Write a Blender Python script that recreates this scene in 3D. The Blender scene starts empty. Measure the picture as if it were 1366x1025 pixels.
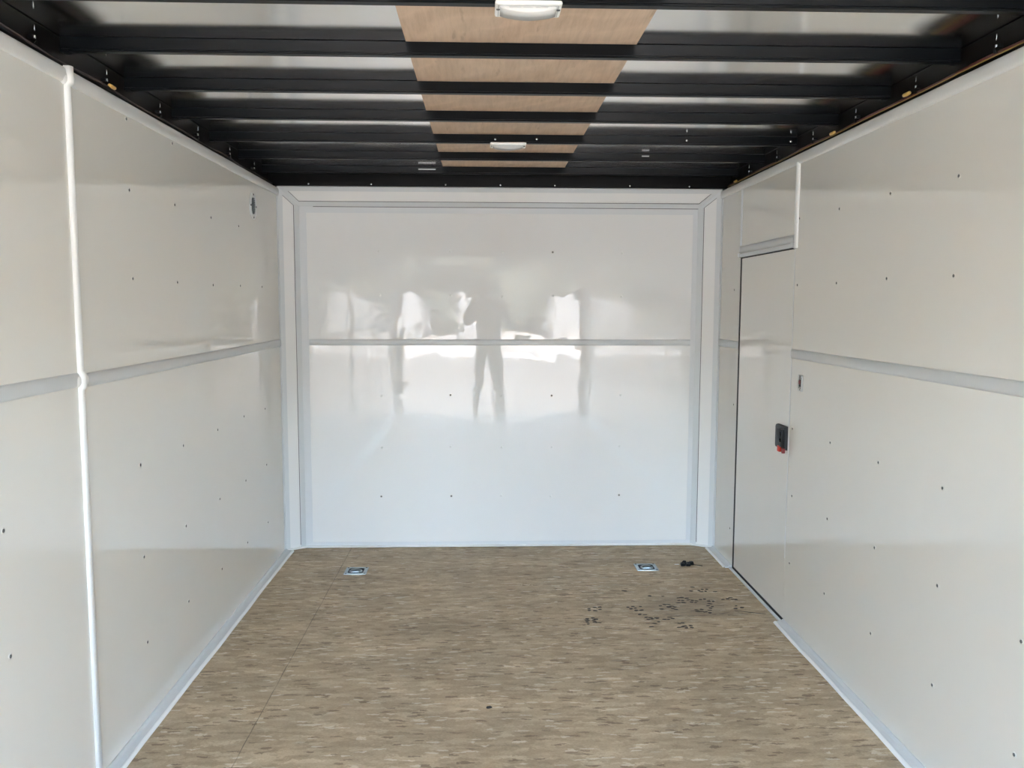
import bpy, bmesh, math, random
from mathutils import Vector, Matrix
C = bpy.context.collection
SC = bpy.context.scene
rnd = random.Random(7)

# ---------------------------------------------------------------- camera
FPX, YAW, PIT, ROLL = 1098.6, .0341, -.0945, .0025
fw = Vector((math.sin(YAW)*math.cos(PIT), math.cos(YAW)*math.cos(PIT), math.sin(PIT)))
r0 = Vector((math.cos(YAW), -math.sin(YAW), 0)); u0 = r0.cross(fw)
rt = r0*math.cos(ROLL)+u0*math.sin(ROLL); up = -r0*math.sin(ROLL)+u0*math.cos(ROLL)
cd = bpy.data.cameras.new('camera'); cam = bpy.data.objects.new('camera', cd); C.objects.link(cam)
M4 = Matrix((rt, up, -fw)).transposed().to_4x4(); M4.translation = Vector((-.099, 0, 1.398))
cam.matrix_world = M4
cd.sensor_fit = 'HORIZONTAL'; cd.sensor_width = 36; cd.lens = FPX*36/1366; cd.clip_start = .02
SC.camera = cam

# ---------------------------------------------------------------- light
SC.view_settings.view_transform = 'Standard'; SC.view_settings.look = 'None'
SC.view_settings.gamma = 1; SC.view_settings.use_curve_mapping = False
SC.view_settings.exposure = 4.08
SC.cycles.max_bounces = 14; SC.cycles.diffuse_bounces = 8; SC.cycles.glossy_bounces = 6
SC.cycles.sample_clamp_indirect = 12
SUN_EL, SUN_AZ = 68, 12          # the sun stands beyond the front wall, a little to the right
w = bpy.data.worlds.new('sky'); SC.world = w; w.use_nodes = True
nt = w.node_tree; bg = nt.nodes['Background']
sky = nt.nodes.new('ShaderNodeTexSky'); sky.sky_type = 'NISHITA'; sky.sun_disc = False
sky.sun_elevation = math.radians(SUN_EL); sky.sun_rotation = math.radians(SUN_AZ)
sky.air_density = 1.3; sky.dust_density = 4
nt.links.new(sky.outputs[0], bg.inputs[0]); bg.inputs[1].default_value = .57
sd = bpy.data.lights.new('sun', 'SUN'); sd.energy = 4.0; sd.angle = math.radians(1.5); sd.color = (1, .93, .82)
so = bpy.data.objects.new('sun', sd); C.objects.link(so)
e, a = math.radians(SUN_EL), math.radians(SUN_AZ)
sv = Vector((math.cos(e)*math.sin(a), math.cos(e)*math.cos(a), math.sin(e)))
so.rotation_euler = sv.to_track_quat('Z', 'Y').to_euler(); so.location = sv*30

# ---------------------------------------------------------------- materials
def new_mat(name, col=(.8, .8, .8), rough=.5, metal=0, spec=.5, **kw):
    m = bpy.data.materials.new(name); m.use_nodes = True
    b = m.node_tree.nodes['Principled BSDF']
    b.inputs['Base Color'].default_value = (*col, 1); b.inputs['Roughness'].default_value = rough
    b.inputs['Metallic'].default_value = metal; b.inputs['Specular IOR Level'].default_value = spec
    for k, v in kw.items(): b.inputs[k.replace('_', ' ')].default_value = v
    return m
class NT:
    """small node helper on one material"""
    def __init__(s, m): s.t = m.node_tree; s.b = s.t.nodes['Principled BSDF']
    def n(s, typ, **kw):
        o = s.t.nodes.new(typ)
        for k, v in kw.items(): setattr(o, k, v)
        return o
    def l(s, a, b): s.t.links.new(a, b)
    def coord(s, scale=(1, 1, 1), rot=(0, 0, 0)):
        c = s.n('ShaderNodeTexCoord'); mp = s.n('ShaderNodeMapping')
        mp.inputs['Scale'].default_value = scale; mp.inputs['Rotation'].default_value = rot
        s.l(c.outputs['Object'], mp.inputs[0]); return mp.outputs[0]
    def noise(s, vec, scale, detail=4, rough=.5, dist=0):
        o = s.n('ShaderNodeTexNoise'); o.inputs['Scale'].default_value = scale; o.inputs['Detail'].default_value = detail
        o.inputs['Roughness'].default_value = rough; o.inputs['Distortion'].default_value = dist
        s.l(vec, o.inputs['Vector']); return o.outputs['Fac'], o.outputs['Color']
    def ramp(s, fac, stops, interp='LINEAR'):
        o = s.n('ShaderNodeValToRGB'); o.color_ramp.interpolation = interp
        el = o.color_ramp.elements
        while len(el) < len(stops): el.new(.5)
        for e_, (p, c) in zip(el, stops):
            e_.position = p; e_.color = (*c, 1) if len(c) == 3 else c
        s.l(fac, o.inputs[0]); return o.outputs[0]
    def mix(s, fac, a, b, mode='MIX'):
        o = s.n('ShaderNodeMix', data_type='RGBA', blend_type=mode)
        for sock, v in ((o.inputs[0], fac), (o.inputs[6], a), (o.inputs[7], b)):
            if hasattr(v, 'links'): s.l(v, sock)
            else: sock.default_value = v if not isinstance(v, tuple) else (*v, 1)
        return o.outputs[2]
    def math(s, op, a, b=0):
        o = s.n('ShaderNodeMath', operation=op)
        for sock, v in ((o.inputs[0], a), (o.inputs[1], b)):
            if hasattr(v, 'links'): s.l(v, sock)
            else: sock.default_value = v
        return o.outputs[0]
    def bump(s, h, strength, dist):
        o = s.n('ShaderNodeBump'); o.inputs['Strength'].default_value = strength; o.inputs['Distance'].default_value = dist
        s.l(h, o.inputs['Height']); s.l(o.outputs[0], s.b.inputs['Normal'])

def wall_mat(name, col, wave, scl, fine=.05, ior=1.8):
    m = new_mat(name, col, .018, 0, .5, IOR=ior); k = NT(m)
    v = k.coord()
    f1, _ = k.noise(v, scl, 2, .45)
    f2, _ = k.noise(v, scl*5, 1, .4)
    k.bump(k.math('ADD', f1, k.math('MULTIPLY', f2, fine)), 1, wave)
    g, _ = k.noise(v, 1.1, 4, .6)
    k.l(k.mix(.5, (*col,), k.ramp(g, [(.3, tuple(c*.97 for c in col)), (.7, col)])), k.b.inputs['Base Color'])
    return m
M = {}
M['wall'] = wall_mat('white_vinyl_panel', (.775, .75, .69), .0005, 1.3)
M['front'] = wall_mat('white_vinyl_front', (.855, .85, .835), .0015, 3.2, .17, 1.5)
M['trim'] = new_mat('white_trim', (.72, .735, .745), .32)
M['trim2'] = new_mat('white_cap_trim', (.66, .68, .685), .35)
M['mid'] = new_mat('grey_white_strip', (.60, .61, .605), .3)
M['cove'] = new_mat('white_cove_strip', (.66, .655, .63), .35)
M['pan_shade'] = new_mat('shaded_zinc', (.10, .115, .13), .4, 1)  # same zinc, darkened to paint the shade inside the tie-down pans
M['caulk'] = new_mat('white_caulk', (.85, .85, .83), .45)
M['seam_shade'] = new_mat('dark_seam_shade', (.10, .10, .10), .6)  # dark colour for panel gaps and painted shadow lines at trim edges
M['black_gap'] = new_mat('black_rubber', (.012, .012, .012), .6)
M['chrome'] = new_mat('zinc', (.75, .8, .83), .22, 1)
M['zinc'] = new_mat('dull_zinc', (.36, .42, .45), .38, 1)
M['steel'] = new_mat('screw_steel', (.16, .16, .155), .35, 1)
M['white_screw'] = new_mat('white_screw', (.8, .8, .78), .2)
M['lamp'] = new_mat('lamp_plastic', (.86, .86, .83), .3)
M['lens'] = new_mat('lamp_lens', (.80, .80, .77), .22, 0, .5, Transmission_Weight=.25)
M['black_plastic'] = new_mat('black_plastic', (.007, .0075, .008), .4, 0, .2)
M['red'] = new_mat('red_plastic', (.55, .035, .015), .4, 0, .2)
M['dark_red'] = new_mat('dark_red_plastic', (.20, .02, .02), .4)
M['plate'] = new_mat('grey_plate', (.50, .51, .50), .35, .3)
M['wire_red'] = new_mat('red_wire', (.12, .020, .014), .4)
M['wire_yellow'] = new_mat('yellow_wire', (.42, .28, .06), .4)
M['wire_brown'] = new_mat('brown_wire', (.045, .028, .022), .45)
M['wire_black'] = new_mat('black_wire', (.015, .015, .015), .45)
M['connector'] = new_mat('yellow_connector', (.75, .48, .14), .3)
M['dirt'] = new_mat('dried_mud', (.055, .045, .036), .8)
M['chip'] = new_mat('dark_chip', (.03, .025, .02), .8)
M['metal_dark'] = new_mat('dark_vent', (.11, .14, .15), .4, .4)
M['vent'] = new_mat('vent_white', (.70, .715, .70), .35)
M['exterior'] = new_mat('exterior_skin', (.04, .04, .045), .4)
M['tyre'] = new_mat('tyre', (.02, .02, .02), .8)

m = M['bow'] = new_mat('black_painted_steel', (.0042, .0052, .0062), .32, 0, .15); k = NT(m)
f, _ = k.noise(k.coord((3, 60, 60)), 1, 4); k.l(k.ramp(f, [(.3, (.28,)*3), (.7, (.36,)*3)]), k.b.inputs['Roughness'])
m = M['rail'] = new_mat('brown_black_steel', (.016, .013, .012), .38, 0, .15); k = NT(m)
f, _ = k.noise(k.coord((20, 4, 20)), 1, 4); k.l(k.ramp(f, [(.3, (.002, .0018, .0018)), (.75, (.005, .0036, .0032))]), k.b.inputs['Base Color'])
m = M['skin'] = new_mat('bare_aluminium_roof', (.93, .925, .905), .12, 1); k = NT(m)
f, _ = k.noise(k.coord((1.2, 2.2, 1)), 1.4, 2)
k.bump(f, 1, .0012)
f, _ = k.noise(k.coord((5, 30, 5)), 1, 3); k.l(k.ramp(f, [(.3, (.11,)*3), (.7, (.15,)*3)]), k.b.inputs['Roughness'])

# plywood: pinkish luan with arched grain
m = M['ply'] = new_mat('luan_plywood', (.45, .30, .21), .6, 0, .25); k = NT(m)
v = k.coord((1, 1, 1)); d, dc = k.noise(v, 1.6, 3, .5, .6)
wv = k.n('ShaderNodeTexWave', wave_type='BANDS', bands_direction='DIAGONAL')
wv.inputs['Scale'].default_value = 2.2; wv.inputs['Distortion'].default_value = 9; wv.inputs['Detail'].default_value = 4
wv.inputs['Detail Scale'].default_value = .9; k.l(v, wv.inputs[0])
st, _ = k.noise(k.coord((22, 2.2, 1), (0, 0, .5)), 3, 6, .65)
base = k.ramp(wv.outputs['Fac'], [(.1, (.55, .40, .285)), (.55, (.66, .495, .365)), (.95, (.58, .43, .31))])
base = k.mix(.45, base, k.ramp(st, [(.3, (.49, .35, .245)), (.6, (.70, .53, .39))]))
fl, _ = k.noise(k.coord((9, 1.5, 1), (0, 0, .5)), 4, 3, .5)
base = k.mix(k.ramp(fl, [(.66, (0, 0, 0)), (.74, (.55, .55, .55))]), base, (.38, .27, .19))
k.l(base, k.b.inputs['Base Color'])

# floor: water-resistant particle board, flakes lying mostly across the room
m = M['floor'] = new_mat('flake_board', (.35, .29, .21), .55, 0, .3); k = NT(m)
_, wob = k.noise(k.coord((1, 1.6, 1)), 38, 6, .7)
def flakes(sx, sy, amt, rotz):
    vec = k.coord((sx, sy, 1), (0, 0, rotz))
    mx = k.n('ShaderNodeVectorMath', operation='MULTIPLY_ADD'); k.l(wob, mx.inputs[0]); mx.inputs[1].default_value = (amt,)*3
    k.l(vec, mx.inputs[2])
    vo = k.n('ShaderNodeTexVoronoi', voronoi_dimensions='2D'); vo.inputs['Scale'].default_value = 1; k.l(mx.outputs[0], vo.inputs['Vector'])
    s_ = k.n('ShaderNodeSeparateColor'); k.l(vo.outputs['Color'], s_.inputs[0]); return s_.outputs[0], s_.outputs[1], vo.outputs['Distance']
a1, a2, _ = flakes(30, 82, 2.6, .08)
b1, b2, bd = flakes(16, 60, 3.2, -.22)
c1, c2, _ = flakes(30, 115, 2.6, .4)
fine, _ = k.noise(k.coord((18, 70, 1)), 6, 5, .7)
big, _ = k.noise(k.coord((1.3, 3.5, 1)), 1.6, 4, .6)
T1, T2, T3, T4 = (.22, .155, .09), (.41, .305, .195), (.52, .40, .265), (.72, .59, .415)
base = k.ramp(a1, [(0, T1), (.35, T2), (.7, T2), (1, T3)])
base = k.mix(.5, base, k.ramp(b1, [(0, T1), (.4, T2), (.75, T3), (1, T4)]))
base = k.mix(.36, base, k.ramp(fine, [(.3, T1), (.7, T4)]))
base = k.mix(k.ramp(c1, [(.93, (0, 0, 0)), (.96, (.8,)*3)]), base, (.20, .14, .09))
base = k.mix(k.ramp(c2, [(.94, (0, 0, 0)), (.95, (.5,)*3)]), base, (.76, .68, .54))
base = k.mix(.75, base, k.mix(1, base, k.ramp(big, [(.3, (.74, .735, .72)), (.7, (1.14, 1.12, 1.09))]), 'MULTIPLY'))
# trodden dirt patch by the side door (a stain with its own outline)
tc = k.n('ShaderNodeTexCoord'); vd = k.n('ShaderNodeVectorMath', operation='SUBTRACT'); k.l(tc.outputs['Object'], vd.inputs[0]); vd.inputs[1].default_value = (.86, 3.70, 0)
vs = k.n('ShaderNodeVectorMath', operation='MULTIPLY'); k.l(vd.outputs[0], vs.inputs[0]); vs.inputs[1].default_value = (2.2, 2.6, 0)
ln = k.n('ShaderNodeVectorMath', operation='LENGTH'); k.l(vs.outputs[0], ln.inputs[0])
dn, _ = k.noise(k.coord((3, 8, 1)), 3, 5, .6)
msk = k.ramp(k.math('ADD', ln.outputs['Value'], k.math('MULTIPLY', dn, .9)), [(.75, (.34,)*3), (1.45, (0, 0, 0))])
base = k.mix(msk, base, (.15, .125, .095))
# sheet joint running down the left side
sp = k.n('ShaderNodeSeparateXYZ'); k.l(tc.outputs['Object'], sp.inputs[0])
jn, _ = k.noise(k.coord((0, 4, 0)), 2, 3)
jx = k.math('ABSOLUTE', k.math('ADD', sp.outputs[0], k.math('ADD', .866, k.math('MULTIPLY', k.math('SUBTRACT', jn, .5), .006))))
jm = k.math('LESS_THAN', jx, .0016)
base = k.mix(k.math('MULTIPLY', jm, k.ramp(jn, [(.35, (.35,)*3), (.6, (.9,)*3)])), base, (.13, .10, .07))
k.l(base, k.b.inputs['Base Color']); k.bump(fine, .25, .002)

m = M['asphalt'] = new_mat('grey_gravel', (.34, .33, .31), .9); k = NT(m)
f, _ = k.noise(k.coord(), 3, 8, .7); k.l(k.ramp(f, [(.3, (.055, .051, .045)), (.7, (.095, .088, .077))]), k.b.inputs['Base Color'])
m = M['leaf'] = new_mat('tree_line', (.04, .06, .03), .9); k = NT(m)
f, _ = k.noise(k.coord(), 1.2, 6, .7); k.l(k.ramp(f, [(.35, (.016, .02, .013)), (.7, (.045, .05, .036))]), k.b.inputs['Base Color'])
m = M['gravel'] = new_mat('pale_gravel', (.5, .48, .45), .9); k = NT(m)
f, _ = k.noise(k.coord((.35, .5, 1)), 1.2, 8, .75); k.l(k.ramp(f, [(.35, (.05, .048, .044)), (.60, (.30, .29, .27))]), k.b.inputs['Base Color'])
M['body_white'] = new_mat('white_trailer_side', (.22, .22, .22), .35)
M['cloth'] = new_mat('dark_jacket', (.03, .032, .04), .85)
M['denim'] = new_mat('dark_jeans', (.035, .042, .06), .85)
M['skin_tone'] = new_mat('skin', (.52, .33, .24), .5)
M['hair'] = new_mat('brown_hair', (.05, .032, .02), .6)
M['boot'] = new_mat('boots', (.03, .025, .02), .6)

# ---------------------------------------------------------------- mesh helpers
def box(bm, x0, x1, y0, y1, z0, z1, bev=0, mi=0):
    vs = [bm.verts.new((x, y, z)) for x in (x0, x1) for y in (y0, y1) for z in (z0, z1)]
    fs = [bm.faces.new([vs[i] for i in q]) for q in ((0, 1, 3, 2), (4, 6, 7, 5), (0, 4, 5, 1), (2, 3, 7, 6), (0, 2, 6, 4), (1, 5, 7, 3))]
    for f in fs: f.material_index = mi
    if bev:
        es = list({e for f in fs for e in f.edges})
        r = bmesh.ops.bevel(bm, geom=es, offset=bev, segments=2, profile=.6, affect='EDGES')
        for f in r['faces']: f.material_index = mi
    return vs
def sweep(bm, P0, P1, U, V, prof, mi=0, off0=(0, 0), smooth=False):
    """profile points (u, v) swept from P0 to P1"""
    P0, P1, U, V = map(Vector, (P0, P1, U, V))
    A = [bm.verts.new(P0+U*u+V*v) for u, v in prof]; B = [bm.verts.new(P1+U*u+V*v) for u, v in prof]
    n = len(prof)
    for i in range(n):
        f = bm.faces.new((A[i], A[(i+1) % n], B[(i+1) % n], B[i])); f.material_index = mi; f.smooth = smooth and i < n-1
        if smooth and i == n-1:
            for e_ in f.edges: e_.smooth = False
    for f in (bm.faces.new(A[::-1]), bm.faces.new(B)):
        f.material_index = mi
        for e_ in f.edges: e_.smooth = False
def half_round(w, h, n=10):
    return [(-w/2*math.cos(math.pi*i/n), h*math.sin(math.pi*i/n)**.75) for i in range(n+1)]
def tube(bm, pts, r, n=8, mi=0):
    pts = [Vector(p) for p in pts]; rings = []
    for i, p in enumerate(pts):
        t = (pts[min(i+1, len(pts)-1)]-pts[max(i-1, 0)]).normalized()
        a_ = t.orthogonal().normalized() if not rings else (prev - t*prev.dot(t)).normalized()
        prev = a_; b_ = t.cross(a_)
        rr = r[i] if isinstance(r, (list, tuple)) else r
        rings.append([bm.verts.new(p+(a_*math.cos(2*math.pi*j/n)+b_*math.sin(2*math.pi*j/n))*rr) for j in range(n)])
    for A, B in zip(rings, rings[1:]):
        for j in range(n):
            f = bm.faces.new((A[j], A[(j+1) % n], B[(j+1) % n], B[j])); f.smooth = True; f.material_index = mi
    for f in (bm.faces.new(rings[0][::-1]), bm.faces.new(rings[-1])): f.material_index = mi
def disc(bm, c, nrm, rads, n=16, mi=0):
    """lathe: list of (radius, height) along nrm from c, closed with a cap"""
    c = Vector(c); nrm = Vector(nrm).normalized(); a_ = nrm.orthogonal().normalized(); b_ = nrm.cross(a_); rings = []
    for r, h in rads:
        rings.append([bm.verts.new(c+nrm*h+(a_*math.cos(2*math.pi*j/n)+b_*math.sin(2*math.pi*j/n))*r) for j in range(n)])
    for A, B in zip(rings, rings[1:]):
        for j in range(n):
            f = bm.faces.new((A[j], A[(j+1) % n], B[(j+1) % n], B[j])); f.material_index = mi; f.smooth = True
    f = bm.faces.new(rings[-1]); f.material_index = mi
    f = bm.faces.new(rings[0][::-1]); f.material_index = mi
def obj(name, bm, mats, parent=None, **props):
    bmesh.ops.recalc_face_normals(bm, faces=bm.faces[:])
    me = bpy.data.meshes.new(name); bm.to_mesh(me); bm.free()
    for mm in (mats if isinstance(mats, (list, tuple)) else [mats]): me.materials.append(mm)
    o = bpy.data.objects.new(name, me); C.objects.link(o)
    if parent: o.parent = parent
    for k_, v_ in props.items(): o[k_] = v_
    return o
def thing(name, label, cat, loc=(0, 0, 0), group=None):
    o = bpy.data.objects.new(name, None); C.objects.link(o); o.location = loc; o.empty_display_size = .05
    o['label'] = label; o['category'] = cat
    if group: o['group'] = group
    return o
def struct(name, bm, mats, label, cat):
    return obj(name, bm, mats, None, kind='structure', label=label, category=cat)
def dup(o, parent=None):
    c = o.copy(); C.objects.link(c); c.parent = parent
    for ch in o.children: dup(ch, c)
    return c
NB = bmesh.new

# ---------------------------------------------------------------- setting: shell
XW, YC, YF, YR = 1.23, 4.6275, 4.695, -1.30      # wall planes, corner start, front panel, rear opening
ZT = 2.036                                       # top of the wall panels
Z_BOW, Z_SKIN = 2.10, 2.1385
# floor with two square holes for the recessed tie-down pans
PANS = [(-.775, 4.268), (.772, 4.29)]; PH = .054
bm = NB()
xs = sorted([-1.30, 1.30]+[p[0]+s*PH for p in PANS for s in (-1, 1)]); ys = sorted([YR, 4.75]+[p[1]+s*PH for p in PANS for s in (-1, 1)])
grid = {(i, j): bm.verts.new((x, y, 0)) for i, x in enumerate(xs) for j, y in enumerate(ys)}
for i in range(len(xs)-1):
    for j in range(len(ys)-1):
        cx, cy = (xs[i]+xs[i+1])/2, (ys[j]+ys[j+1])/2
        if any(abs(cx-p[0]) < PH and abs(cy-p[1]) < PH for p in PANS): continue
        bm.faces.new((grid[i, j], grid[i+1, j], grid[i+1, j+1], grid[i, j+1]))
box(bm, -1.30, 1.30, YR, 4.75, -.12, -.06)
floor = struct('floor', bm, M['floor'], 'tan flake board floor with a joint down its left side', 'floor')

screw_mesh = {}
def screw(parent, loc, nrm, kind):
    """small pan-head fastener in its shallow ring, shared mesh per kind"""
    if kind not in screw_mesh:
        bm = NB()
        disc(bm, (0, 0, 0), (0, 0, 1), [(.0075, -.002), (.0075, .0006), (.0050, .0009)], 14, 1)
        disc(bm, (0, 0, .0003), (0, 0, 1), [(.0046, 0), (.0046, .0016), (.0030, .0027), (.0008, .0029)], 12, 0)
        me = bpy.data.meshes.new('screw'); bmesh.ops.recalc_face_normals(bm, faces=bm.faces[:]); bm.to_mesh(me); bm.free()
        for mm in {'dark': (M['steel'], M['wall']), 'white': (M['white_screw'], M['front']), 'zinc': (M['chrome'], M['rail'])}[kind]: me.materials.append(mm)
        screw_mesh[kind] = me
    o = bpy.data.objects.new('screw', screw_mesh[kind]); C.objects.link(o); o.parent = parent
    o.location = loc; o.rotation_euler = Vector(nrm).to_track_quat('Z', 'Y').to_euler(); return o

def side_wall(side):
    """side = -1 left, +1 right; panel, outer skin, screws"""
    bm = NB(); xi, xo = side*XW, side*(XW+.018)
    def seg(y0, y1, z0, z1): box(bm, min(xi, xo), max(xi, xo), y0, y1, z0, z1)
    if side < 0: seg(YR, 4.602, -.06, ZT)
    else:
        seg(YR, 3.508, -.06, ZT); seg(4.262, 4.602, -.06, ZT); seg(3.508, 4.262, 1.655, ZT)
    nm = 'left' if side < 0 else 'right'
    w_ = struct('wall_'+nm, bm, M['wall'], 'glossy white %s side wall panel' % nm if side < 0 else 'glossy white right side wall panel around the side door', 'wall')
    bm = NB(); box(bm, min(side*1.335, side*1.345), max(side*1.335, side*1.345), YR, 4.80, -.12, 2.16)
    obj('outer_skin', bm, M['exterior'], w_, label='dark outer skin of the wall')
    return w_
wl, wr = side_wall(-1), side_wall(1)
for y in (-.90, -.49, -.09, .32, .72, 1.13, 1.53, 1.935):
    for z in (1.765, 1.487, .868, .562, .268):
        if y > 1.5: screw(wl, (-XW, y, z), (1, 0, 0), 'dark'); screw(wr, (XW, y-.01, z+.012), (-1, 0, 0), 'dark')
for y in (2.712, 3.10, 3.502, 3.888, 4.263):
    for z in (1.765, 1.487, .872, .569, .270):
        if y > 4.2 and z > 1.7: continue
        screw(wl, (-XW, y, z+rnd.uniform(-.006, .006)), (1, 0, 0), 'dark')
for y, z in ((2.711, 1.990), (3.095, 1.988)): screw(wl, (-XW, y, z-.006), (1, 0, 0), 'dark')
for y in (2.305, 2.695, 3.083, 3.472):
    for z in (1.767, 1.490, .877, .581, .284): screw(wr, (XW, y+(-.02 if y > 3.4 and z < .6 else 0), z+rnd.uniform(-.005, .005)), (-1, 0, 0), 'dark')
for y, z in ((4.354, 1.486), (4.311, .878), (4.316, .204)): screw(wr, (XW, y, z), (-1, 0, 0), 'dark')

# front wall panel
bm = NB(); box(bm, -1.115, 1.100, YF+.0, YF+.02, -.06, 1.96)
wf = struct('wall_front', bm, M['front'], 'glossy white front wall panel reflecting the open rear', 'wall')
for x in (-.688, -.290, .001, .290, .684):
    for z in (1.701, 1.455, .887, .590, .300): screw(wf, (x+rnd.uniform(-.004, .004), YF, z+rnd.uniform(-.004, .004)), (0, -1, 0), 'white' if rnd.random() < .75 else 'dark')
bm = NB(); box(bm, -1.345, 1.345, 4.79, 4.80, -.12, 2.16)
obj('outer_skin', bm, M['exterior'], wf, label='dark outer skin of the wall')

# bevelled corner: outer loop at the walls, inner loop at the front panel
ZO, ZI, XI_L, XI_R = 2.048, 1.948, -1.1285, 1.112
O = [Vector(p) for p in ((-XW, YC, 0), (-XW, YC, ZO), (XW, YC, ZO), (XW, YC, 0))]
I = [Vector(p) for p in ((XI_L, YF, 0), (XI_L, YF, ZI), (XI_R, YF, ZI), (XI_R, YF, 0))]
NM = ['left', 'top', 'right']
n_trim = [0]
def trim_name(): n_trim[0] += 1; return 'trim_%d' % n_trim[0]
def quad_slab(bm, q, n_, t0, t1, mi=0):
    A = [bm.verts.new(p+n_*t0) for p in q]; B = [bm.verts.new(p+n_*t1) for p in q]
    for i in range(4): bm.faces.new((A[i], A[(i+1) % 4], B[(i+1) % 4], B[i])).material_index = mi
    bm.faces.new(A[::-1]).material_index = mi; bm.faces.new(B).material_index = mi
corner_walls = []
for i in range(3):
    q = [O[i], O[i+1], I[i+1], I[i]]
    n_ = (q[1]-q[0]).cross(q[3]-q[0]).normalized()
    if n_.dot(Vector((0, 2, 1.2))-q[0]) < 0: n_ = -n_
    bm = NB(); quad_slab(bm, q, n_, -.012, 0)
    cw = struct('wall_front_'+NM[i], bm, M['front'], 'narrow slanted white panel along the %s of the front wall' % (NM[i] if i != 1 else 'top'), 'wall')
    corner_walls.append(cw)
    def P(s, t): # s along the long side, t from outer to inner
        return (q[0].lerp(q[3], t)).lerp(q[1].lerp(q[2], t), s)
    wo, wi, wm = .225, .25, .0105
    # strips: along the wall/ceiling edge, along the front panel edge, at each mitre
    sE = .011 if i != 1 else .0125
    for (t0, t1, what) in ((0, wo, 'outer'), (1-wi, 1, 'inner')):
        bm = NB(); quad_slab(bm, [P(0, t0), P(1, t0), P(1, t1), P(0, t1)], n_, .0005, .003)
        struct(trim_name(), bm, M['trim2'], 'flat white cap strip on the %s edge of the slanted %s panel' % (what, NM[i]), 'trim')
    bm = NB()
    ends = (1,) if i == 0 else (0, 1) if i == 1 else (0,)
    for e_ in ends:
        s0, s1 = (0, sE) if e_ == 0 else (1-sE, 1)
        quad_slab(bm, [P(s0, wo), P(s1, wo), P(s1, 1-wi), P(s0, 1-wi)], n_, .0005, .0034)
    struct(trim_name(), bm, M['trim2'], 'flat white cap strip across the mitre of the slanted %s panel' % NM[i], 'trim')
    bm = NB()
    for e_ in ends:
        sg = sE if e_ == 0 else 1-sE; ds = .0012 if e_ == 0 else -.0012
        quad_slab(bm, [P(sg, wo), P(sg+ds, wo), P(sg+ds, 1-wi), P(sg, 1-wi)], n_, .0002, .0012)  # dark strips paint the shadow line of the gap at the mitre
    obj('seam_shade', bm, M['seam_shade'], cw, label='thin dark strip for the shaded gap beside the mitre strip')
    bm = NB(); quad_slab(bm, [P(.012, 1-wi-.022), P(.988, 1-wi-.022), P(.988, 1-wi), P(.012, 1-wi)], n_, .0002, .0012)  # dark strip paints the gap's shadow line along the inner cap strip
    obj('seam_shade', bm, M['seam_shade'], cw, label='thin dark strip for the shaded gap beside the cap strip')

# flat frame round the front panel, and the half-round strip across it
def flat_frame(q, label):
    bm = NB(); quad_slab(bm, [Vector(p) for p in q], Vector((0, -1, 0)), .0005, .003); return struct(trim_name(), bm, M['trim'], label, 'trim')
yq = YF
flat_frame([(XI_L, yq, 0), (XI_L, yq, ZI), (-1.088, yq, ZI-.035), (-1.088, yq, .033)], 'flat white strip down the left edge of the front panel')
flat_frame([(XI_R, yq, 0), (XI_R, yq, ZI), (1.085, yq, ZI-.035), (1.085, yq, .033)], 'flat white strip down the right edge of the front panel')
flat_frame([(XI_L, yq, ZI), (XI_R, yq, ZI), (1.085, yq, ZI-.035), (-1.088, yq, ZI-.035)], 'flat white strip along the top of the front panel')
flat_frame([(XI_L, yq, 0), (XI_R, yq, 0), (1.085, yq, .033), (-1.088, yq, .033)], 'flat white strip along the bottom of the front panel')
bm = NB(); quad_slab(bm, [Vector((-1.05, YF, ZI-.003)), Vector((XI_R, YF, ZI-.003)), Vector((XI_R, YF, ZI)), Vector((-1.05, YF, ZI))], Vector((0, -1, 0)), .003, .0042)  # dark strip paints the shadow line over the top strip
obj('seam_shade', bm, M['seam_shade'], wf, label='thin dark strip for the shaded gap above the top strip')
HR = half_round(.034, .007)
bm = NB(); sweep(bm, (-1.086, YF, 1.191), (1.083, YF, 1.191), (0, 0, 1), (0, -1, 0), HR, smooth=True)
struct(trim_name(), bm, M['trim2'], 'half-round white strip across the middle of the front wall', 'trim')
# white bead where the front meets the floor
bm = NB()
pr = [(0, 0), (.006, .002), (.010, .006), (.010, .011), (.004, .013), (0, .013)]
sweep(bm, I[0]+Vector((0, -.003, 0)), I[3]+Vector((0, -.003, 0)), (0, -1, 0), (0, 0, 1), pr, smooth=True)
for A, B in ((O[0], I[0]), (I[3], O[3])):
    d_ = (B-A).normalized(); nn = Vector((0, 0, 1)).cross(d_); nn = nn if nn.y < 0 else -nn
    sweep(bm, A+nn*.003, B+nn*.003, nn, (0, 0, 1), pr, smooth=True)
struct('baseboard_front', bm, M['caulk'], 'thin white bead where the front wall meets the floor', 'baseboard')

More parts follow.
